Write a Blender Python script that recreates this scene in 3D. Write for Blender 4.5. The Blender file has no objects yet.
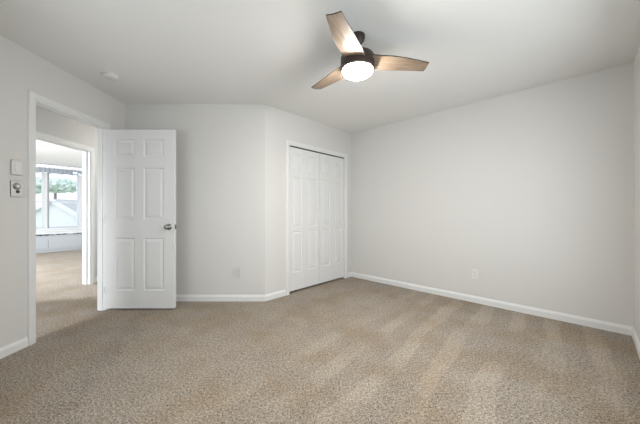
import bpy, bmesh, math, random
from mathutils import Vector, Matrix
random.seed(7)
SC = bpy.context.scene
COL = SC.collection

# ---------------- camera ----------------
cam = bpy.data.cameras.new('camera'); cam.lens = 15.19; cam.sensor_width = 36; cam.clip_start = 0.02
co = bpy.data.objects.new('camera', cam); COL.objects.link(co)
co.location = (0, 0, 1.103); co.rotation_euler = (math.pi/2, 0, 0)
SC.camera = co

# ---------------- sky ----------------
w = bpy.data.worlds.new('sky'); SC.world = w; w.use_nodes = True
wn = w.node_tree.nodes; bg = wn['Background']
bg.inputs[0].default_value = (0.86, 0.93, 1.0, 1); bg.inputs[1].default_value = 1.45

# ---------------- daylight through the room's windows ----------------
def area(name, loc, direction, sx, sy, power, color):
    l = bpy.data.lights.new(name, 'AREA'); l.shape = 'RECTANGLE'; l.size = sx; l.size_y = sy
    l.energy = power; l.color = color
    o = bpy.data.objects.new(name, l); COL.objects.link(o); o.location = loc
    o.rotation_euler = Vector(direction).to_track_quat('-Z', 'Y').to_euler()
    return o
R2 = math.sqrt(.5)
# right-hand window wall runs from F to E, left-hand one from F to G (both behind the camera)
F_ = Vector((-0.1055, -0.4945)); E_ = Vector((2.793, 2.404)); G_ = Vector((-2.41, 1.81))
dE = Vector((R2, R2)); dG = Vector((-R2, R2))
inE = Vector((-R2, R2)); inG = Vector((R2, R2))      # into the room
def win_lamp(name, base, d, inw, s0, s1, z0, z1, power, color):
    c = base + d*((s0+s1)/2) - inw*0.16
    area(name, (c.x, c.y, (z0+z1)/2), (inw.x, inw.y, -0.22), s1-s0, z1-z0, power, color).data.spread = math.radians(172)
WIN_A = (1.35, 3.30, 0.60, 1.92)
WIN_B = (1.0, 2.6, 0.60, 1.92)
win_lamp('daylight_window_near_right', F_, dE, inE, *WIN_A, 24, (0.90, 0.955, 1.0))
win_lamp('daylight_window_near_left', F_, dG, inG, *WIN_B, 13.5, (0.90, 0.955, 1.0))
# added fill areas for the far room and hall, behind unseen added windows
area('fill_far_room', (-6.99, 2.53, 1.45), (0.612, 0.791, -0.55), 1.9, 1.5, 430, (0.87, 0.93, 1.0))
area('fill_hall', (-3.01, 0.17, 1.25), (0.0, 1, -0.75), 0.8, 1.3, 36, (0.90, 0.95, 1.0)).data.spread = math.radians(120)
SC.view_settings.view_transform = 'Standard'; SC.view_settings.look = 'None'
SC.view_settings.gamma = 1; SC.view_settings.use_curve_mapping = False
SC.view_settings.exposure = 0.21

# ---------------- materials ----------------
def mat(name, col, rough=0.6, metal=0.0, spec=0.5):
    m = bpy.data.materials.new(name); m.use_nodes = True
    b = m.node_tree.nodes['Principled BSDF']
    b.inputs['Base Color'].default_value = (*col, 1); b.inputs['Roughness'].default_value = rough
    b.inputs['Metallic'].default_value = metal; b.inputs['Specular IOR Level'].default_value = spec
    return m
def N(m, t, **kw):
    n = m.node_tree.nodes.new(t)
    for k, v in kw.items(): setattr(n, k, v)
    return n
def L(m, a, b): m.node_tree.links.new(a, b)
def noise_bump(m, scale, strength, dist, detail=2):
    tc = N(m, 'ShaderNodeTexCoord'); nz = N(m, 'ShaderNodeTexNoise'); bp = N(m, 'ShaderNodeBump')
    nz.inputs['Scale'].default_value = scale; nz.inputs['Detail'].default_value = detail
    bp.inputs['Strength'].default_value = strength; bp.inputs['Distance'].default_value = dist
    L(m, tc.outputs['Object'], nz.inputs['Vector']); L(m, nz.outputs[0], bp.inputs['Height'])
    L(m, bp.outputs[0], m.node_tree.nodes['Principled BSDF'].inputs['Normal'])
    return nz

WALL = mat('warm_grey_wall_paint', (0.665, 0.655, 0.632), 0.75, spec=0.25); noise_bump(WALL, 90, 0.06, 0.002)
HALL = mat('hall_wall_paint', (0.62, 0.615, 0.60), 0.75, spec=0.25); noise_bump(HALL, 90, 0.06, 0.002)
CEIL = mat('ceiling_paint', (0.81, 0.805, 0.785), 0.85, spec=0.15); noise_bump(CEIL, 60, 0.08, 0.002)
TRIM = mat('white_trim_paint', (0.755, 0.757, 0.75), 0.45, spec=0.3); noise_bump(TRIM, 30, 0.02, 0.001)
DOOR = mat('white_door_paint', (0.735, 0.735, 0.73), 0.5, spec=0.2); noise_bump(DOOR, 40, 0.03, 0.001)
PLATE = mat('white_plastic', (0.73, 0.725, 0.71), 0.35); noise_bump(PLATE, 60, 0.01, 0.0005)
IVORY = mat('greige_plastic', (0.72, 0.70, 0.66), 0.4); noise_bump(IVORY, 60, 0.01, 0.0005)
SLOT = mat('dark_slot', (0.05, 0.05, 0.05), 0.6); noise_bump(SLOT, 60, 0.01, 0.0005)
CHROME = mat('brushed_nickel', (0.33, 0.32, 0.31), 0.20, 1.0); noise_bump(CHROME, 200, 0.02, 0.0003)
TRACK = mat('dark_track_metal', (0.04, 0.04, 0.038), 0.5, 0.6); noise_bump(TRACK, 100, 0.02, 0.0005)
BRONZE = mat('oil_rubbed_bronze', (0.046, 0.033, 0.027), 0.40, 0.35); noise_bump(BRONZE, 180, 0.05, 0.0005)
EDGE = mat('dark_blade_edge', (0.035, 0.025, 0.02), 0.5); noise_bump(EDGE, 80, 0.03, 0.0005)
VINYL = mat('window_vinyl', (0.56, 0.58, 0.62), 0.4); noise_bump(VINYL, 30, 0.02, 0.001)
BENCH = mat('bench_grey_paint', (0.42, 0.435, 0.45), 0.5); noise_bump(BENCH, 30, 0.03, 0.001)
DARKFAB = mat('patterned_pad', (0.12, 0.13, 0.15), 0.9)
SIDING = mat('white_siding', (0.86, 0.87, 0.88), 0.6)
SHING = mat('grey_shingles', (0.45, 0.47, 0.5), 0.8)
BARK = mat('bark', (0.25, 0.22, 0.19), 0.9)
GRASS = mat('lawn', (0.25, 0.35, 0.2), 0.9); noise_bump(GRASS, 12, 0.5, 0.02)

# siding gets real lap lines
def lap_lines(m, period):
    tc = N(m, 'ShaderNodeTexCoord'); sp = N(m, 'ShaderNodeSeparateXYZ'); mo = N(m, 'ShaderNodeMath', operation='FRACT')
    mu = N(m, 'ShaderNodeMath', operation='MULTIPLY'); mu.inputs[1].default_value = 1/period
    bp = N(m, 'ShaderNodeBump'); bp.inputs['Strength'].default_value = 0.4; bp.inputs['Distance'].default_value = 0.02
    L(m, tc.outputs['Object'], sp.inputs[0]); L(m, sp.outputs[2], mu.inputs[0]); L(m, mu.outputs[0], mo.inputs[0])
    L(m, mo.outputs[0], bp.inputs['Height']); L(m, bp.outputs[0], m.node_tree.nodes['Principled BSDF'].inputs['Normal'])
lap_lines(SIDING, 0.15); noise_bump(SHING, 8, 0.4, 0.02); noise_bump(BARK, 20, 0.5, 0.01)

# dark / light flecks on the pad
def fleck(m, c0, c1, scale, lo, hi):
    tc = N(m, 'ShaderNodeTexCoord'); nz = N(m, 'ShaderNodeTexNoise'); cr = N(m, 'ShaderNodeValToRGB')
    nz.inputs['Scale'].default_value = scale
    cr.color_ramp.elements[0].position = lo; cr.color_ramp.elements[0].color = (*c0, 1)
    cr.color_ramp.elements[1].position = hi; cr.color_ramp.elements[1].color = (*c1, 1)
    L(m, tc.outputs['Object'], nz.inputs['Vector']); L(m, nz.outputs[0], cr.inputs[0])
    L(m, cr.outputs[0], m.node_tree.nodes['Principled BSDF'].inputs['Base Color'])
fleck(DARKFAB, (0.06, 0.07, 0.09), (0.45, 0.46, 0.48), 14, 0.45, 0.62)

# leaves, lightened so the outdoor haze sits in their colour
LEAF = mat('haze_paled_leaves', (0.34, 0.52, 0.36), 0.7)
fleck(LEAF, (0.55, 0.67, 0.60), (0.82, 0.88, 0.84), 5, 0.35, 0.65)

# carpet: cut pile, vacuum stripes, tracked patches
CARPET = mat('beige_carpet', (0.4, 0.34, 0.28), 0.95, spec=0.05)
def build_carpet(m):
    b = m.node_tree.nodes['Principled BSDF']
    tc = N(m, 'ShaderNodeTexCoord')
    def noise(scale, detail=2, rough=0.5, vec=None):
        n = N(m, 'ShaderNodeTexNoise'); n.inputs['Scale'].default_value = scale
        n.inputs['Detail'].default_value = detail; n.inputs['Roughness'].default_value = rough
        L(m, vec or tc.outputs['Object'], n.inputs['Vector']); return n.outputs[0]
    def math_(op, a, b_=None, c=None):
        n = N(m, 'ShaderNodeMath', operation=op)
        for i, v in enumerate((a, b_, c)):
            if v is None: continue
            if isinstance(v, (int, float)): n.inputs[i].default_value = v
            else: L(m, v, n.inputs[i])
        return n.outputs[0]
    def ss(x, a, b_):
        n = N(m, 'ShaderNodeMapRange', interpolation_type='SMOOTHSTEP')
        n.inputs[1].default_value = a; n.inputs[2].default_value = b_; L(m, x, n.inputs[0]); return n.outputs[0]
    sp = N(m, 'ShaderNodeSeparateXYZ'); L(m, tc.outputs['Object'], sp.inputs[0]); X, Y = sp.outputs[0], sp.outputs[1]
    # across- and along-stripe coordinates (stripes run at 49 degrees)
    ca, sa = math.cos(math.radians(49)), math.sin(math.radians(49))
    s = math_('SUBTRACT', math_('MULTIPLY', X, sa), math_('MULTIPLY', Y, ca))
    wob = noise(1.3, 2)
    s2 = math_('ADD', s, math_('MULTIPLY', math_('SUBTRACT', wob, 0.5), 0.24))
    ph = math_('MULTIPLY', math_('ADD', s2, 0.03), 2*math.pi/0.29)
    wave = math_('COSINE', ph)
    wv = ss(wave, 0.0, 0.45)
    fadeS = math_('MULTIPLY', ss(s, -2.1, -0.9), ss(noise(1.6, 2), 0.36, 0.56))
    stripe = math_('MULTIPLY', wv, fadeS)
    # large tracked patches
    big = noise(1.7, 4, 0.6); mid = noise(7, 3, 0.6)
    fine = noise(150, 1, 0.6); grain = noise(62, 2, 0.75)
    # darker foot track running from the doorway toward the near left corner
    d1 = math_('ABSOLUTE', math_('ADD', math_('ADD', X, math_('MULTIPLY', Y, 0.32)), math_('ADD', 0.98, math_('MULTIPLY', math_('SUBTRACT', mid, 0.5), 0.5))))
    trk = math_('SUBTRACT', 1.0, ss(d1, 0.02, 0.16))
    # combine to a brightness factor
    v = math_('ADD', 0.97, math_('MULTIPLY', stripe, 0.20))
    v = math_('ADD', v, math_('MULTIPLY', math_('SUBTRACT', big, 0.5), 0.38))
    v = math_('ADD', v, math_('MULTIPLY', math_('SUBTRACT', mid, 0.5), 0.26))
    v = math_('ADD', v, math_('MULTIPLY', math_('SUBTRACT', grain, 0.5), 2.6))
    v = math_('ADD', v, math_('MULTIPLY', math_('SUBTRACT', fine, 0.5), 3.0))
    v = math_('SUBTRACT', v, math_('MULTIPLY', trk, 0.12))
    cm = N(m, 'ShaderNodeMix', data_type='RGBA', blend_type='MIX')
    cm.inputs[6].default_value = (0.355, 0.297, 0.236, 1); cm.inputs[7].default_value = (0.330, 0.258, 0.183, 1)
    L(m, ss(noise(2.3, 3), 0.42, 0.66), cm.inputs[0])
    vm = N(m, 'ShaderNodeVectorMath', operation='SCALE'); L(m, cm.outputs[2], vm.inputs[0]); L(m, v, vm.inputs['Scale'])
    L(m, vm.outputs[0], b.inputs['Base Color'])
    bp = N(m, 'ShaderNodeBump'); bp.inputs['Strength'].default_value = 0.9; bp.inputs['Distance'].default_value = 0.015
    L(m, math_('ADD', fine, math_('MULTIPLY', grain, 0.6)), bp.inputs['Height']); L(m, bp.outputs[0], b.inputs['Normal'])
    try:
        b.inputs['Sheen Weight'].default_value = 0.15; b.inputs['Sheen Roughness'].default_value = 0.6
    except KeyError: pass
build_carpet(CARPET)

# light washed wood for the fan blades (grain along local X)
WOOD = mat('washed_oak', (0.5, 0.4, 0.3), 0.5)
def build_wood(m):
    tc = N(m, 'ShaderNodeTexCoord'); mp = N(m, 'ShaderNodeMapping'); mp.inputs['Scale'].default_value = (5, 60, 60)
    mp.inputs['Rotation'].default_value = (0, 0, math.radians(26))
    mp.vector_type = 'TEXTURE'; mp.inputs['Scale'].default_value = (0.35, 0.03, 0.1)
    mp.inputs['Rotation'].default_value = (0, 0, math.radians(-26))
    nz = N(m, 'ShaderNodeTexNoise'); nz.inputs['Scale'].default_value = 2.2; nz.inputs['Detail'].default_value = 5
    cr = N(m, 'ShaderNodeValToRGB')
    cr.color_ramp.elements[0].position = 0.34; cr.color_ramp.elements[0].color = (0.20, 0.135, 0.09, 1)
    cr.color_ramp.elements[1].position = 0.66; cr.color_ramp.elements[1].color = (0.36, 0.27, 0.19, 1)
    L(m, tc.outputs['Object'], mp.inputs[0]); L(m, mp.outputs[0], nz.inputs['Vector']); L(m, nz.outputs[0], cr.inputs[0])
    L(m, cr.outputs[0], m.node_tree.nodes['Principled BSDF'].inputs['Base Color'])
build_wood(WOOD)

# lit opal bowl
GLOW = bpy.data.materials.new('lit_opal_glass'); GLOW.use_nodes = True
_b = GLOW.node_tree.nodes['Principled BSDF']
_b.inputs['Base Color'].default_value = (0.9, 0.9, 0.88, 1); _b.inputs['Roughness'].default_value = 0.3
_b.inputs['Emission Color'].default_value = (1.0, 0.96, 0.91, 1); _b.inputs['Emission Strength'].default_value = 205.0

GLASS = bpy.data.materials.new('window_glass'); GLASS.use_nodes = True
_t = GLASS.node_tree; _t.nodes.remove(_t.nodes['Principled BSDF'])
_tr = _t.nodes.new('ShaderNodeBsdfTransparent'); _gl = _t.nodes.new('ShaderNodeBsdfGlossy'); _mx = _t.nodes.new('ShaderNodeMixShader')
_gl.inputs['Roughness'].default_value = 0.02; _tr.inputs[0].default_value = (0.95, 0.96, 0.96, 1)
_mx.inputs[0].default_value = 0.06
_t.links.new(_tr.outputs[0], _mx.inputs[1]); _t.links.new(_gl.outputs[0], _mx.inputs[2])
_t.links.new(_mx.outputs[0], _t.nodes['Material Output'].inputs[0])

# ---------------- helpers ----------------
def link(name, bm, m, parent=None, smooth=False, mats=None):
    me = bpy.data.meshes.new(name); bmesh.ops.recalc_face_normals(bm, faces=bm.faces); bm.to_mesh(me); bm.free()
    for x in (mats or [m]): me.materials.append(x)
    if smooth:
        for p in me.polygons: p.use_smooth = True
    o = bpy.data.objects.new(name, me); COL.objects.link(o)
    if parent is not None: o.parent = parent
    return o
def structure(o): o['kind'] = 'structure'; return o
def empty(name, loc=(0, 0, 0), rz=0.0):
    o = bpy.data.objects.new(name, None); COL.objects.link(o); o.location = loc; o.rotation_euler = (0, 0, rz)
    o.empty_display_size = 0.1; return o
def tag(o, label, cat, group=None):
    o['label'] = label; o['category'] = cat
    if group: o['group'] = group
    return o
def box(bm, x0, x1, y0, y1, z0, z1, M=None, bevel=0.0):
    vs = [bm.verts.new(Vector(p)) for p in ((x0,y0,z0),(x1,y0,z0),(x1,y1,z0),(x0,y1,z0),(x0,y0,z1),(x1,y0,z1),(x1,y1,z1),(x0,y1,z1))]
    fs = [bm.faces.new([vs[i] for i in f]) for f in ((0,3,2,1),(4,5,6,7),(0,1,5,4),(1,2,6,5),(2,3,7,6),(3,0,4,7))]
    if bevel:
        es = list({e for f in fs for e in f.edges})
        r = bmesh.ops.bevel(bm, geom=es, offset=bevel, segments=2, affect='EDGES', clamp_overlap=True)
        vs = list({v for f in r['faces'] for v in f.verts} | {v for v in vs if v.is_valid})
    if M is not None: bmesh.ops.transform(bm, matrix=M, verts=vs)
    return vs
def profile(bm, pts, length, M=None):
    """extrude the (y, z) outline along local x from 0 to length"""
    a = [bm.verts.new((0, y, z)) for y, z in pts]; b = [bm.verts.new((length, y, z)) for y, z in pts]
    n = len(pts)
    bm.faces.new(a[::-1]); bm.faces.new(b)
    for i in range(n): bm.faces.new((a[i], a[(i+1) % n], b[(i+1) % n], b[i]))
    if M is not None: bmesh.ops.transform(bm, matrix=M, verts=a+b)
def lathe(bm, prof, seg=48, M=None):
    rings = []; vs = []
    for r, z in prof:
        if r < 1e-6: v = bm.verts.new((0, 0, z)); rings.append([v]); vs.append(v)
        else:
            ring = [bm.verts.new((r*math.cos(2*math.pi*k/seg), r*math.sin(2*math.pi*k/seg), z)) for k in range(seg)]
            rings.append(ring); vs += ring
    for a, b in zip(rings, rings[1:]):
        for k in range(seg):
            k2 = (k+1) % seg
            if len(a) == 1 and len(b) == 1: continue
            if len(a) == 1: bm.faces.new((a[0], b[k], b[k2]))
            elif len(b) == 1: bm.faces.new((a[k], b[0], a[k2]))
            else: bm.faces.new((a[k], b[k], b[k2], a[k2]))
    if M is not None: bmesh.ops.transform(bm, matrix=M, verts=vs)
def frameM(p, d, z=0.0):
    """local x along d, local y = left of d, at point p"""
    d = Vector((d[0], d[1])).normalized()
    return Matrix(((d.x, -d.y, 0, p[0]), (d.y, d.x, 0, p[1]), (0, 0, 1, z), (0, 0, 0, 1)))
H = 2.44
def wall(name, p0, p1, m, t=0.12, holes=(), side=1, h=H, z0=0.0):
    """wall from p0 to p1; its room face is the line p0-p1 and the body lies to the left (side=1) or right of it"""
    p0 = Vector(p0); p1 = Vector(p1); d = p1-p0; n = d.length
    M = frameM(p0, d); ya, yb = (0, t) if side > 0 else (-t, 0)
    bm = bmesh.new(); s = 0.0
    for a, b, za, zb in sorted(holes):
        if a > s: box(bm, s, a, ya, yb, z0, h, M)
        if za > z0: box(bm, a, b, ya, yb, z0, za, M)
        if zb < h: box(bm, a, b, ya, yb, zb, h, M)
        s = b
    box(bm, s, n, ya, yb, z0, h, M)
    return structure(link(name, bm, m))
BB = [(0, 0), (0.013, 0), (0.013, 0.056), (0.010, 0.063), (0.007, 0.069), (0.005, 0.077), (0, 0.079)]
def baseboard(name, spans, m=None):
    """spans: list of (p0, p1, sign): the board stands off the line to the left (+) or right (-)"""
    bm = bmesh.new()
    for p0, p1, sg in spans:
        p0 = Vector(p0); p1 = Vector(p1)
        profile(bm, [(sg*y, z) for y, z in BB], (p1-p0).length, frameM(p0, p1-p0))
    return structure(link(name, bm, m or TRIM))
CP = [(0, 0), (0, 0.008), (0.006, 0.012), (0.016, 0.012), (0.022, 0.017), (0.050, 0.018), (0.057, 0.014), (0.060, 0.0)]
def casing(bm, M, s0, s1, ztop, sg, z0=0.0, wdt=0.060):
    """door casing around the opening s0..s1 in wall coordinates; stands off toward sg"""
    k = wdt/0.060
    path = [(s0, z0), (s0, ztop), (s1, ztop), (s1, z0)]
    rows = []
    for i, (s, z) in enumerate(path):
        ox = -1 if i in (0, 1) else 1; oz = 1 if i in (1, 2) else 0
        rows.append([bm.verts.new(M @ Vector((s+ox*a*k, sg*b, z+oz*a*k))) for a, b in CP])
    for a, b in zip(rows, rows[1:]):
        for j in range(len(CP)-1): bm.faces.new((a[j], a[j+1], b[j+1], b[j]))
        bm.faces.new((a[-1], a[0], b[0], b[-1]))
    bm.faces.new(rows[0]); bm.faces.new(rows[-1][::-1])

# ---------------- plan ----------------
A0 = (-2.41, 1.81); B = (-2.41, 3.342); C = (-0.681, 3.342); D = (0.539, 4.617); E = (2.793, 2.404); Fp = tuple(F_)
HX0, HX1, HX2 = -2.495, -3.51, -3.625          # hall: room-side wall back face, far wall front and back faces
# far room (window wall runs at an angle)
P0 = Vector((-7.77, 7.41)); fd = Vector((0.58, 0.75)).normalized(); fn = Vector((fd.y, -fd.x))   # fn points back into that room
def FP(t): return P0 + fd*t
PR = FP(1.7); PL = FP(-3.2)
sR = (HX2-PR.x)/fn.x; QR = PR + fn*sR
sL = (HX2-PL.x)/fn.x; QL = PL + fn*sL
HY0, HY1 = 0.3, 6.6

# doorway in the left wall (Y positions), doorway in the hall wall
DY0, DY1, DZ = 2.278, 3.040, 2.052
EY0, EY1, EZ = 3.30, 4.13, 2.04

# floors and ceilings: one polygon each following the rooms
def slab(name, polys, z, dz, m):
    bm = bmesh.new()
    for poly in polys:
        a = [bm.verts.new((p[0], p[1], z)) for p in poly]; b = [bm.verts.new((p[0], p[1], z+dz)) for p in poly]
        bm.faces.new(a); bm.faces.new(b[::-1]); n = len(poly)
        for i in range(n): bm.faces.new((a[i], a[(i+1) % n], b[(i+1) % n], b[i]))
    return structure(link(name, bm, m))
ex = 0.12
room_poly = [A0, (-0.1055, -0.4945), E, D, C, B]
hall_poly = [(HX1, HY0), (-2.41, HY0), (-2.41, HY1), (HX1, HY1)]
far_poly = [(HX1, QL.y), (HX1, QR.y), tuple(QR), tuple(PR), tuple(PL), tuple(QL)]
_c = (Vector(D)-Vector(C)).normalized(); _n = Vector((-_c.y, _c.x))
closet_poly = [tuple(Vector(C)+_c*a+_n*b) for a, b in ((0.2, 0.0), (1.72, 0.0), (1.72, 0.63), (0.2, 0.63))]
slab('floor', [room_poly, hall_poly, far_poly, closet_poly], 0.0, -0.15, CARPET)
slab('ceiling', [room_poly, hall_poly, far_poly], H, 0.15, CEIL)

# walls of the bedroom
wall('wall_left', A0, (-2.41, HY1), WALL, 0.085, [(DY0-A0[1], DY1-A0[1], 0, DZ)], side=1)
wall('wall_back', B, C, WALL, 0.115, side=1)
CDl = (Vector(D)-Vector(C)).length; dCD = (Vector(D)-Vector(C)).normalized()
KS0, KS1, KZ = 0.384, 1.586, 2.012       # closet opening
wall('wall_closet', C, D, WALL, 0.115, [(KS0, KS1, 0, KZ)], side=1)
wall('wall_right', D, E, WALL, 0.12, side=1)
wall('wall_window_right', Fp, E, WALL, 0.14, [WIN_A], side=-1)
wall('wall_window_left', Fp, A0, WALL, 0.14, [WIN_B], side=1)
# hall
wall('wall_hall', (HX1, HY0), (HX1, HY1), HALL, 0.115, [(EY0-HY0, EY1-HY0, 0, EZ)], side=1)
wall('wall_hall_near', (HX1, HY0), (-2.41, HY0), HALL, 0.1, [(0.08, 0.92, 0.6, 1.9)], side=-1)
wall('wall_hall_end', (HX1, HY1), (-2.41, HY1), HALL, 0.1, side=1)
wall('wall_hall_side', (-2.525, HY0), (-2.525, A0[1]), HALL, 0.11, side=-1)
# far room
FW0, FW1 = 0.175, 0.893
fwins = [(FW0-0.76+3.2, FW0-0.03+3.2, 0.64, 2.26), (FW0+0.03+3.2, FW1+3.2, 0.64, 2.26)]
wall('wall_far', PL, PR, HALL, 0.14, fwins, side=1)
wall('wall_far_right', PR, QR, HALL, 0.12, side=1)
FS0, FS1 = 2.6, 4.6
wall('wall_far_left', QL, PL, HALL, 0.12, [(sL-FS1, sL-FS0, 0.64, 2.26)], side=1)
# closet interior
cn = Vector((-dCD.y, dCD.x))
c0 = Vector(C)+dCD*0.2+cn*0.115; c1 = Vector(C)+dCD*1.72+cn*0.115
bm = bmesh.new(); Mc = frameM(C, dCD)
box(bm, 0.16, 1.76, 0.62, 0.68, 0, H, Mc); box(bm, 0.16, 0.22, 0.115, 0.62, 0, H, Mc); box(bm, 1.70, 1.76, 0.115, 0.62, 0, H, Mc)
box(bm, 0.22, 1.70, 0.115, 0.62, 2.3, 2.36, Mc)
structure(link('wall_closet_interior', bm, WALL))

# baseboards
baseboard('baseboard_left', [(A0, (-2.41, DY0-0.058), -1), ((-2.41, DY1+0.058), B, -1)])
baseboard('baseboard_back', [(B, (C[0]+0.004, C[1]), -1)])
baseboard('baseboard_closet', [((Vector(C)), Vector(C)+dCD*(KS0-0.058), -1), (Vector(C)+dCD*(KS1+0.058), Vector(D), -1)])
baseboard('baseboard_right', [(D, E, -1)])
baseboard('baseboard_window_right', [(Fp, E, 1)])
baseboard('baseboard_window_left', [(Fp, A0, -1)])
baseboard('baseboard_hall', [((HX1, HY0), (HX1, EY0-0.058), -1), ((HX1, EY1+0.058), (HX1, HY1), -1)])
baseboard('baseboard_far', [(PR, QR, -1)])

# doorway trim (jamb lining + casings both sides)
def doorway(name, wx_front, wx_back, y0, y1, zt, casw=0.06, stop=True):
    bm = bmesh.new(); x0, x1 = wx_back, wx_front; t = 0.012
    box(bm, x0, x1, y0, y0+t, 0, zt); box(bm, x0, x1, y1-t, y1, 0, zt); box(bm, x0, x1, y0+t, y1-t, zt-t, zt)
    if stop:
        xm = x0+(x1-x0)*0.35
        box(bm, xm, xm+0.03, y0+t, y0+t+0.01, 0, zt-t); box(bm, xm, xm+0.03, y1-t-0.01, y1-t, 0, zt-t)
        box(bm, xm, xm+0.03, y0+t+0.01, y1-t-0.01, zt-t-0.01, zt-t)
    casing(bm, frameM((wx_front, 0), (0, 1)), y0+0.004, y1-0.004, zt-0.004, -1, wdt=casw)
    casing(bm, frameM((wx_back, 0), (0, 1)), y0+0.004, y1-0.004, zt-0.004, 1, wdt=casw)
    return structure(link(name, bm, TRIM))
doorway('trim_1', -2.41, HX0, DY0, DY1, DZ)
t2 = doorway('trim_2', HX1, HX2, EY0, EY1, EZ, casw=0.066)
# strike plate on the second doorway's right jamb
bm = bmesh.new(); box(bm, -3.60, -3.565, EY1-0.0155, EY1-0.0118, 0.915, 0.975); link('strike_plate', bm, CHROME, t2)
# closet casing
bm = bmesh.new(); tt = 0.010
box(bm, KS0, KS0+tt, 0, 0.115, 0, KZ, Mc); box(bm, KS1-tt, KS1, 0, 0.115, 0, KZ, Mc); box(bm, KS0+tt, KS1-tt, 0, 0.115, KZ-tt, KZ, Mc)
casing(bm, Mc, KS0+0.004, KS1-0.004, KZ-0.004, -1, wdt=0.058)
t3 = structure(link('trim_3', bm, TRIM))
bm = bmesh.new(); box(bm, KS0+tt, KS1-tt, 0.006, 0.040, KZ-tt-0.011, KZ-tt, Mc); link('door_track', bm, TRACK, t3)

# ---------------- panelled doors ----------------
def panel_door(name, W, Hh, T, xs, zs, parent=None, m=DOOR):
    """slab W x Hh, thickness T (y from 0 to T), moulded panels on both faces"""
    bm = bmesh.new()
    def face_side(y, out):
        gx = sorted({0.0, W} | {v for p in xs for v in p}); gz = sorted({0.0, Hh} | {v for p in zs for v in p})
        V = {}
        def v(x, z, d=0.0):
            k = (round(x, 5), round(z, 5), round(d, 5))
            if k not in V: V[k] = bm.verts.new((x, y - out*d, z))
            return V[k]
        for a, b in zip(gx, gx[1:]):
            for c, d in zip(gz, gz[1:]):
                if (a, b) in xs and (c, d) in zs:
                    prev = (a, b, c, d, 0.0)
                    for ins, dep in ((0.006, 0.008), (0.014, 0.009), (0.018, 0.0075), (0.040, 0.002)):
                        q = (a+ins, b-ins, c+ins, d-ins, dep)
                        P = [(prev[0], prev[2]), (prev[1], prev[2]), (prev[1], prev[3]), (prev[0], prev[3])]
                        Q = [(q[0], q[2]), (q[1], q[2]), (q[1], q[3]), (q[0], q[3])]
                        for i in range(4):
                            j = (i+1) % 4
                            bm.faces.new((v(*P[i], prev[4]), v(*P[j], prev[4]), v(*Q[j], q[4]), v(*Q[i], q[4])))
                        prev = q
                    bm.faces.new([v(prev[0], prev[2], prev[4]), v(prev[1], prev[2], prev[4]), v(prev[1], prev[3], prev[4]), v(prev[0], prev[3], prev[4])])
                else:
                    bm.faces.new((v(a, c), v(b, c), v(b, d), v(a, d)))
        return gx, gz, v
    gx, gz, f = face_side(0.0, -1); _, _, g = face_side(T, 1)
    for a, b in zip(gx, gx[1:]):
        for z in (0.0, Hh): bm.faces.new((f(a, z), f(b, z), g(b, z), g(a, z)))
    for c, d in zip(gz, gz[1:]):
        for x in (0.0, W): bm.faces.new((f(x, c), f(x, d), g(x, d), g(x, c)))
    return link(name, bm, m, parent)

# open six-panel door, hinged on the far jamb and swung 90 degrees against the back wall side
DW, DH = 0.780, 2.005
door = panel_door('door_1', DW, DH, 0.035, [(0.11, 0.335), (0.435, 0.66)], [(0.200, 0.790), (1.000, 1.575), (1.705, 1.895)])
door.location = (-2.414, 3.028, 0.022); door.rotation_euler = (0, 0, math.radians(0.3)); structure(door)
def door_knob(parent, x, z, side, y):
    bm = bmesh.new()
    M = Matrix.Translation((x, y, z)) @ Matrix.Rotation(math.radians(90*side), 4, 'X')
    lathe(bm, [(0, 0), (0.035, 0), (0.035, 0.004), (0.030, 0.009), (0.012, 0.012), (0.011, 0.030), (0.018, 0.036), (0.027, 0.046), (0.0285, 0.055), (0.023, 0.064), (0.010, 0.068), (0, 0.0685)], 32, M)
    return link('door_knob', bm, CHROME, parent, smooth=True)
door_knob(door, 0.718, 0.914, 1, 0.0); door_knob(door, 0.718, 0.912, -1, 0.035)
bm = bmesh.new(); box(bm, DW, DW+0.0015, 0.006, 0.029, 0.885, 0.942); box(bm, DW+0.0015, DW+0.009, 0.012, 0.023, 0.903, 0.923, bevel=0.002)
link('door_latch', bm, CHROME, door)
for z in (0.20, 1.00, 1.80):
    bm = bmesh.new(); lathe(bm, [(0, z-0.045), (0.006, z-0.045), (0.006, z+0.045), (0, z+0.045)], 12, Matrix.Translation((-0.002, -0.004, 0)))
    box(bm, 0.0, 0.0015-0.003, 0.0, 0.030, z-0.044, z+0.044)
    link('door_hinge', bm, TRIM, door, smooth=False)

# bifold closet doors: four leaves
bif = empty('door_2', (C[0], C[1], 0), math.atan2(dCD.y, dCD.x)); structure(bif)
LW = (KS1-KS0-2*tt-0.010)/4
for k in range(4):
    leaf = panel_door('door_leaf', LW-0.0022, 1.958, 0.028, [(0.060, LW-0.062)], [(0.245, 0.810), (0.865, 1.560), (1.640, 1.880)], bif)
    leaf.location = (KS0+tt+0.003+k*LW+(0.004 if k > 1 else 0), 0.012, 0.028)

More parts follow.
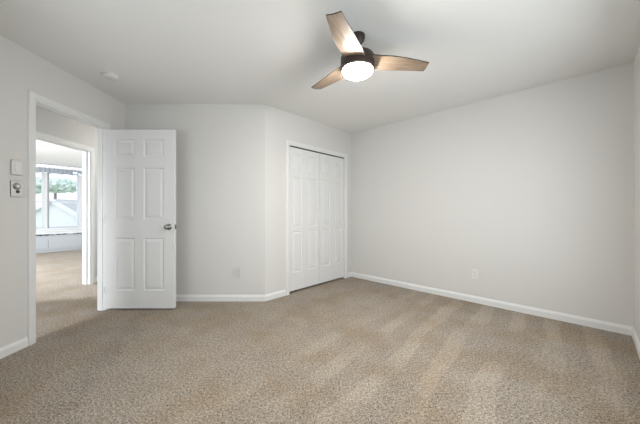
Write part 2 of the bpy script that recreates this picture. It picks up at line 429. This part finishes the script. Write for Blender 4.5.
# ---------------- wall plates ----------------
def plate_root(name, p, d, z):
    """local x along the wall, local -y out of the wall toward the room"""
    return empty(name, (p[0], p[1], z), math.atan2(d[1], d[0]))
def outlet(p, d, z, label):
    r = plate_root('power_outlet', p, d, z); tag(r, label, 'outlet', 'wall power outlets')
    bm = bmesh.new(); box(bm, -0.036, 0.036, -0.006, 0.0, -0.058, 0.058, bevel=0.003); link('cover_plate', bm, PLATE, r)
    for zz in (-0.021, 0.021):
        bm = bmesh.new(); box(bm, -0.0165, 0.0165, -0.009, -0.0055, zz-0.0145, zz+0.0145, bevel=0.003); s = link('socket', bm, PLATE, r)
        bm = bmesh.new()
        box(bm, -0.008, -0.0055, -0.0095, -0.0085, zz-0.003, zz+0.006); box(bm, 0.0055, 0.008, -0.0095, -0.0085, zz-0.003, zz+0.006)
        box(bm, -0.002, 0.002, -0.0095, -0.0085, zz-0.010, zz-0.006)
        link('slot', bm, SLOT, s)
    bm = bmesh.new(); box(bm, -0.003, 0.003, -0.0075, -0.0055, -0.003, 0.003); link('screw', bm, IVORY, r)
    return r
outlet((-1.03, B[1]), (1, 0), 0.345, 'faint white outlet plate low on the wall between the open door and the closet')
# right wall: find the point seen at px 475
dDE = (Vector(E)-Vector(D)).normalized(); rr = (475-320)/270
tE = (rr*D[1]-D[0])/(dDE.x-rr*dDE.y); pE = Vector(D)+dDE*tE
outlet(pE, dDE, 1.103-61.9*pE.y/270, 'white power outlet low on the long blank wall right of the closet')
def plate(name, y, z, w_, h_, m):
    r = plate_root(name, (-2.41, y), (0, 1), z)
    bm = bmesh.new(); box(bm, -w_/2, w_/2, -0.006, 0.0, -h_/2, h_/2, bevel=0.003); link('cover_plate', bm, m, r)
    return r
sw = plate('light_switch', 2.142, 1.454, 0.080, 0.118, PLATE)
tag(sw, 'flat white light switch plate, the upper of two beside the doorway', 'light switch')
bm = bmesh.new(); box(bm, -0.017, 0.017, -0.010, -0.0055, -0.034, 0.034, bevel=0.002); rk = link('rocker', bm, PLATE, sw)
bm = bmesh.new(); box(bm, -0.010, 0.010, -0.0108, -0.0095, -0.030, -0.027); link('indicator', bm, IVORY, rk)
dm = plate('dimmer_switch', 2.142, 1.285, 0.086, 0.125, PLATE)
tag(dm, 'wall plate with a round grey dial and small black button, below the switch plate', 'dimmer')
RX = Matrix.Rotation(math.radians(90), 4, 'X')
bm = bmesh.new(); lathe(bm, [(0, 0), (0.027, 0), (0.027, 0.006), (0.023, 0.010), (0.0, 0.010)], 32, Matrix.Translation((-0.002, -0.006, 0.022)) @ RX)
dial = link('dial', bm, CHROME, dm, smooth=False)
bm = bmesh.new(); lathe(bm, [(0.0, 0.0098), (0.013, 0.0098), (0.012, 0.016), (0, 0.016)], 24, Matrix.Translation((-0.002, -0.006, 0.022)) @ RX)
link('dial_cap', bm, IVORY, dial)
bm = bmesh.new(); lathe(bm, [(0, 0), (0.0125, 0), (0.0115, 0.007), (0, 0.008)], 24, Matrix.Translation((0.004, -0.006, -0.020)) @ RX)
link('button', bm, SLOT, dm)

# ---------------- smoke detector ----------------
sd = empty('smoke_detector', (-2.045, 2.635, H)); tag(sd, 'round white smoke detector on the ceiling above the doorway', 'smoke detector')
bm = bmesh.new(); lathe(bm, [(0, 0), (0.076, 0), (0.076, -0.010), (0.070, -0.012), (0, -0.012)], 48); link('base', bm, PLATE, sd)
bm = bmesh.new(); lathe(bm, [(0, -0.012), (0.066, -0.012), (0.068, -0.020), (0.062, -0.032), (0.040, -0.038), (0.0, -0.039)], 48)
cv = link('cover', bm, PLATE, sd, smooth=True)
bm = bmesh.new(); lathe(bm, [(0, -0.0385), (0.010, -0.0385), (0.009, -0.042), (0, -0.042)], 20, Matrix.Translation((0.02, 0, 0))); link('test_button', bm, IVORY, cv)

# ---------------- ceiling fan ----------------
fx, fy = 0.285, 2.05
fan = empty('ceiling_fan', (fx, fy, H)); tag(fan, 'bronze ceiling fan with three pale wood blades and a lit white bowl lamp', 'ceiling fan')
bm = bmesh.new(); lathe(bm, [(0, 0), (0.056, 0), (0.057, -0.014), (0.053, -0.032), (0.040, -0.054), (0.028, -0.072), (0.024, -0.085), (0, -0.085)], 48)
link('canopy', bm, BRONZE, fan, smooth=True)
bm = bmesh.new(); lathe(bm, [(0, -0.080), (0.017, -0.080), (0.017, -0.150), (0.034, -0.156), (0.036, -0.168), (0, -0.168)], 32)
link('downrod', bm, BRONZE, fan, smooth=False)
bm = bmesh.new(); lathe(bm, [(0, -0.146), (0.060, -0.146), (0.102, -0.149), (0.120, -0.156), (0.1275, -0.170), (0.1285, -0.198), (0.1285, -0.248), (0.126, -0.256), (0.121, -0.262), (0, -0.262)], 72)
link('motor_housing', bm, BRONZE, fan, smooth=True)
bm = bmesh.new(); lathe(bm, [(0, -0.2615), (0.113, -0.2615), (0.115, -0.267), (0.112, -0.277), (0.101, -0.289), (0.082, -0.299), (0.053, -0.306), (0.025, -0.309), (0, -0.3095)], 72)
link('lamp_bowl', bm, GLOW, fan, smooth=True)
upper = [(0.045, -0.112), (0.064, -0.122), (0.128, -0.151), (0.180, -0.174), (0.234, -0.194), (0.290, -0.213), (0.344, -0.228), (0.41, -0.244), (0.468, -0.258), (0.474, -0.259)]
lower = [(0.045, 0.060), (0.100, 0.036), (0.150, 0.014), (0.215, -0.015), (0.280, -0.048), (0.352, -0.086), (0.405, -0.114), (0.455, -0.140), (0.512, -0.168), (0.520, -0.175)]
def blade():
    bm = bmesh.new(); T = 0.0075; nrm = []
    def z_at(r, w_):           # pitched plane, the trailing edge a little higher
        c_ = (-0.42*r - 0.907*w_)     # across-blade coordinate
        return (2.232-H) + (c_-0.02)*0.12
    rows = []
    for (a, b) in zip(lower, upper):
        row = []
        for q in range(9):
            t = q/8; r = a[0]*(1-t)+b[0]*t; w_ = a[1]*(1-t)+b[1]*t
            row.append((r, w_, z_at(r, w_) - 0.004*math.sin(math.pi*t)))
        rows.append(row)
    bot = [[bm.verts.new(p) for p in row] for row in rows]
    top = [[bm.verts.new((p[0], p[1], p[2]+T)) for p in row] for row in rows]
    for i in range(len(rows)-1):
        for j in range(8):
            bm.faces.new((bot[i][j], bot[i+1][j], bot[i+1][j+1], bot[i][j+1]))
            f = bm.faces.new((top[i][j], top[i][j+1], top[i+1][j+1], top[i+1][j])); f.material_index = 1
    for i in range(len(rows)-1):
        for j in (0, 8):
            f = bm.faces.new((bot[i][j], bot[i+1][j], top[i+1][j], top[i][j])); f.material_index = 1
    for i in (0, len(rows)-1):
        for j in range(8):
            f = bm.faces.new((bot[i][j], bot[i][j+1], top[i][j+1], top[i][j])); f.material_index = 1
    return bm
b0 = link('blade', blade(), None, fan, mats=[WOOD, EDGE])
for k in range(3):
    bo = b0 if k == 0 else b0.copy()
    if k: COL.objects.link(bo); bo.parent = fan
    bo.location = (0.288-fx, 2.032-fy, 0); bo.rotation_euler = (0, 0, 0.533+k*2*math.pi/3)

# ---------------- windows ----------------
def sash_window(name, M, s0, s1, z0, z1, depth, sgn, rail=None):
    """double-hung window in an opening; wall body lies toward sgn from the room face"""
    r = structure(empty(name, (0, 0, 0))); y0 = sgn*depth*0.35; y1 = sgn*depth*0.85
    ya, yb = min(y0, y1), max(y0, y1); fw = 0.045
    bm = bmesh.new()
    box(bm, s0, s0+fw, ya, yb, z0, z1, M); box(bm, s1-fw, s1, ya, yb, z0, z1, M)
    box(bm, s0+fw, s1-fw, ya, yb, z0, z0+fw, M); box(bm, s0+fw, s1-fw, ya, yb, z1-fw, z1, M)
    link('window_frame', bm, VINYL, r)
    zr = rail or (z0+z1)/2
    bm = bmesh.new(); ym = (ya+yb)/2
    box(bm, s0+fw, s1-fw, ym-0.02, ym+0.02, zr-0.022, zr+0.022, M); link('meeting_rail', bm, VINYL, r)
    bm = bmesh.new(); box(bm, s0+fw*0.8, s1-fw*0.8, ym-0.002, ym+0.002, z0+fw*0.8, z1-fw*0.8, M); link('window_pane', bm, GLASS, r)
    yo = -sgn*0.022
    bm = bmesh.new()
    box(bm, s0-0.05, s1+0.05, min(yo, sgn*depth*0.36), max(yo, sgn*depth*0.36), z0-0.022, z0, M); link('window_sill', bm, TRIM, r)
    return r
sash_window('window_1', frameM(Fp, dE), *WIN_A, 0.14, -1)
sash_window('window_2', frameM(Fp, dG), *WIN_B, 0.14, 1)
MF = frameM(PL, fd)
zr = 1.103+(211.8-201.7)*7.7/270
sash_window('window_3', MF, *fwins[1], 0.14, 1, rail=zr)
sash_window('window_4', MF, *fwins[0], 0.14, 1, rail=zr)
ML = frameM(QL, PL-QL)
sash_window('added_window_6', frameM((HX1, HY0), (1, 0)), 0.08, 0.92, 0.6, 1.9, 0.1, -1)  # unseen window added to carry the hall fill light
sash_window('added_window_5', ML, sL-FS1, sL-FS0, 0.64, 2.26, 0.12, 1)  # unseen side window added as an opening for the far room fill

# window bench below the far window
wb = empty('window_bench', (PL.x, PL.y, 0), math.atan2(fd.y, fd.x))
tag(wb, 'low grey panelled bench under the far room window', 'bench')
bx0, bx1 = 2.0, 4.72
bm = bmesh.new(); box(bm, bx0, bx1, -0.30, -0.002, 0.06, 0.50)
box(bm, bx0, bx1, -0.28, -0.002, 0.0, 0.06)
for a in (2.02, 2.72, 3.42, 4.12):
    box(bm, a, a+0.66, -0.312, -0.300, 0.10, 0.34)
link('bench_base', bm, BENCH, wb)
bm = bmesh.new(); box(bm, bx0-0.02, bx1+0.02, -0.325, -0.002, 0.50, 0.53, bevel=0.005); link('bench_top', bm, TRIM, wb)
bm = bmesh.new(); nseg = 60
for k in range(nseg):
    a = bx0+(bx1-bx0)*k/nseg; b_ = bx0+(bx1-bx0)*(k+1)/nseg
    box(bm, a, b_, -0.322, -0.314, 0.472-0.02*random.random(), 0.499)
link('fringe', bm, DARKFAB, wb)

# valance over the far windows
VAL = mat('printed_valance', (0.8, 0.8, 0.8), 0.9)
def build_val(m):
    tc = N(m, 'ShaderNodeTexCoord'); sp = N(m, 'ShaderNodeSeparateXYZ'); L(m, tc.outputs['Object'], sp.inputs[0])
    vo = N(m, 'ShaderNodeTexNoise'); vo.inputs['Scale'].default_value = 6; L(m, tc.outputs['Object'], vo.inputs['Vector'])
    cr = N(m, 'ShaderNodeValToRGB'); cr.color_ramp.interpolation = 'EASE'
    e = cr.color_ramp.elements; e[0].position = 0.51; e[0].color = (0.30, 0.33, 0.36, 1); e[1].position = 0.55; e[1].color = (0.85, 0.87, 0.9, 1)
    L(m, vo.outputs[0], cr.inputs[0])
    L(m, cr.outputs[0], m.node_tree.nodes['Principled BSDF'].inputs['Base Color'])
build_val(VAL)
VTOP = mat('pink_sprigged_cloth', (0.9, 0.88, 0.88), 0.9); fleck(VTOP, (0.9, 0.89, 0.9), (0.74, 0.36, 0.42), 11, 0.60, 0.72)
def pleated(bm, s0, s1, z0, z1, y, amp, scal=0.0):
    n = 150; rows = []
    for k in range(n+1):
        t = k/n; s = s0+(s1-s0)*t; yy = y+amp*math.sin(t*(s1-s0)*2*math.pi/0.09)
        zz = z0 + scal*abs(math.sin(t*(s1-s0)*math.pi/0.24))
        rows.append((bm.verts.new((s, yy, zz)), bm.verts.new((s, yy, z1)), bm.verts.new((s, yy+0.004, zz)), bm.verts.new((s, yy+0.004, z1))))
    for a, b_ in zip(rows, rows[1:]):
        bm.faces.new((a[0], b_[0], b_[1], a[1])); bm.faces.new((a[2], a[3], b_[3], b_[2]))
        bm.faces.new((a[0], a[2], b_[2], b_[0])); bm.faces.new((a[1], b_[1], b_[3], a[3]))
    bm.faces.new((rows[0][0], rows[0][1], rows[0][3], rows[0][2])); bm.faces.new((rows[-1][0], rows[-1][2], rows[-1][3], rows[-1][1]))
va = empty('valance', (PL.x, PL.y, 0), math.atan2(fd.y, fd.x)); tag(va, 'grey-blue and white patterned valance across the top of the far windows', 'valance')
bm = bmesh.new(); pleated(bm, 2.0, 4.35, 2.175, 2.335, -0.075, 0.005, 0.02); link('band', bm, VAL, va)
bm = bmesh.new(); pleated(bm, 2.0, 4.35, 2.336, 2.425, -0.078, 0.005); link('heading', bm, VTOP, va)
bm = bmesh.new(); lathe(bm, [(0, 0), (0.010, 0), (0.010, 2.45), (0, 2.45)], 12, Matrix.Translation((1.95, -0.05, 2.38)) @ Matrix.Rotation(math.radians(90), 4, 'Y')); link('rod', bm, TRIM, va)
for s in (2.0, 4.36):
    bm = bmesh.new(); box(bm, s-0.01, s+0.01, -0.06, -0.0005, 2.37, 2.39); link('bracket', bm, TRIM, va)

# ---------------- outside the far window ----------------
bm = bmesh.new(); box(bm, -60, 10, 11, 70, -3.2, -3.0); gr = link('ground', bm, GRASS); structure(gr)
ho = empty('neighbour_house', (-15.9, 16.2, -3.0)); tag(ho, 'white sided house with a sloping roof outside the far room window', 'house')
bm = bmesh.new()
ridge, eave, half = 4.80, 3.15, 2.9
a = [bm.verts.new(p) for p in ((-half, 0, 0), (half, 0, 0), (half, 0, eave), (0, 0, ridge), (-half, 0, eave))]
b_ = [bm.verts.new((v.co.x, 7, v.co.z)) for v in a]
bm.faces.new(a); bm.faces.new(b_[::-1])
for i in range(5): bm.faces.new((a[i], a[(i+1) % 5], b_[(i+1) % 5], b_[i]))
link('walls', bm, SIDING, ho)
sl = math.atan2(ridge-eave, half); ln = math.hypot(half, ridge-eave)+0.3
for sg in (-1, 1):
    bm = bmesh.new(); M = Matrix.Translation((0, 0, ridge)) @ Matrix.Rotation(sg*sl, 4, 'Y')
    x0, x1 = (0, ln) if sg > 0 else (-ln, 0)
    box(bm, x0, x1, -0.25, 7.2, 0.0, 0.10, M); rf = link('roof', bm, SHING, ho)
    bm = bmesh.new(); box(bm, x0, x1, -0.28, -0.25, -0.10, 0.12, M); link('rake_board', bm, SIDING, rf)
def tree(x, y, z0, cz, rad, label, n=260):
    r = empty('tree', (x, y, z0)); tag(r, label, 'tree')
    bm = bmesh.new(); lathe(bm, [(0, 0), (0.22, 0), (0.16, 1.5), (0.10, cz-z0), (0, cz-z0)], 14); link('trunk', bm, BARK, r)
    bm = bmesh.new()
    for k in range(n):
        u = Vector((random.gauss(0, 1), random.gauss(0, 1), random.gauss(0, 1))).normalized()*rad*random.random()**0.4
        s = 0.16+0.2*random.random()
        M = Matrix.Translation((u.x*1.5, u.y, cz-z0+u.z*0.42)) @ Matrix.Rotation(random.random()*6, 4, u)
        vs = bmesh.ops.create_icosphere(bm, subdivisions=1, radius=s, matrix=M @ Matrix.Diagonal((1, 1, 0.6, 1)))['verts']
        for v in vs: v.co += Vector((random.uniform(-.05, .05),)*3)
    link('crown', bm, LEAF, r)
tree(-25.0, 25.5, -3.0, 3.6, 1.5, 'pale green tree seen through the right pane of the far window')
tree(-30.0, 27.5, -3.0, 3.6, 1.3, 'pale green tree seen through the left pane of the far window', 200)

# added lamp out of view, put in to brighten the hall
hl = empty('added_hall_lamp', (-2.78, 4.9, H)); tag(hl, 'added round flush lamp, out of view, that brightens the hall', 'ceiling lamp')
bm = bmesh.new(); lathe(bm, [(0, 0), (0.15, 0), (0.15, -0.02), (0, -0.02)], 40); link('base', bm, TRIM, hl)
HG = GLOW.copy(); HG.name = 'hall_fill_glass'; HG.node_tree.nodes['Principled BSDF'].inputs['Emission Strength'].default_value = 55
bm = bmesh.new(); lathe(bm, [(0, -0.02), (0.14, -0.02), (0.135, -0.045), (0.10, -0.07), (0.05, -0.085), (0, -0.09)], 40); link('shade', bm, HG, hl, smooth=True)
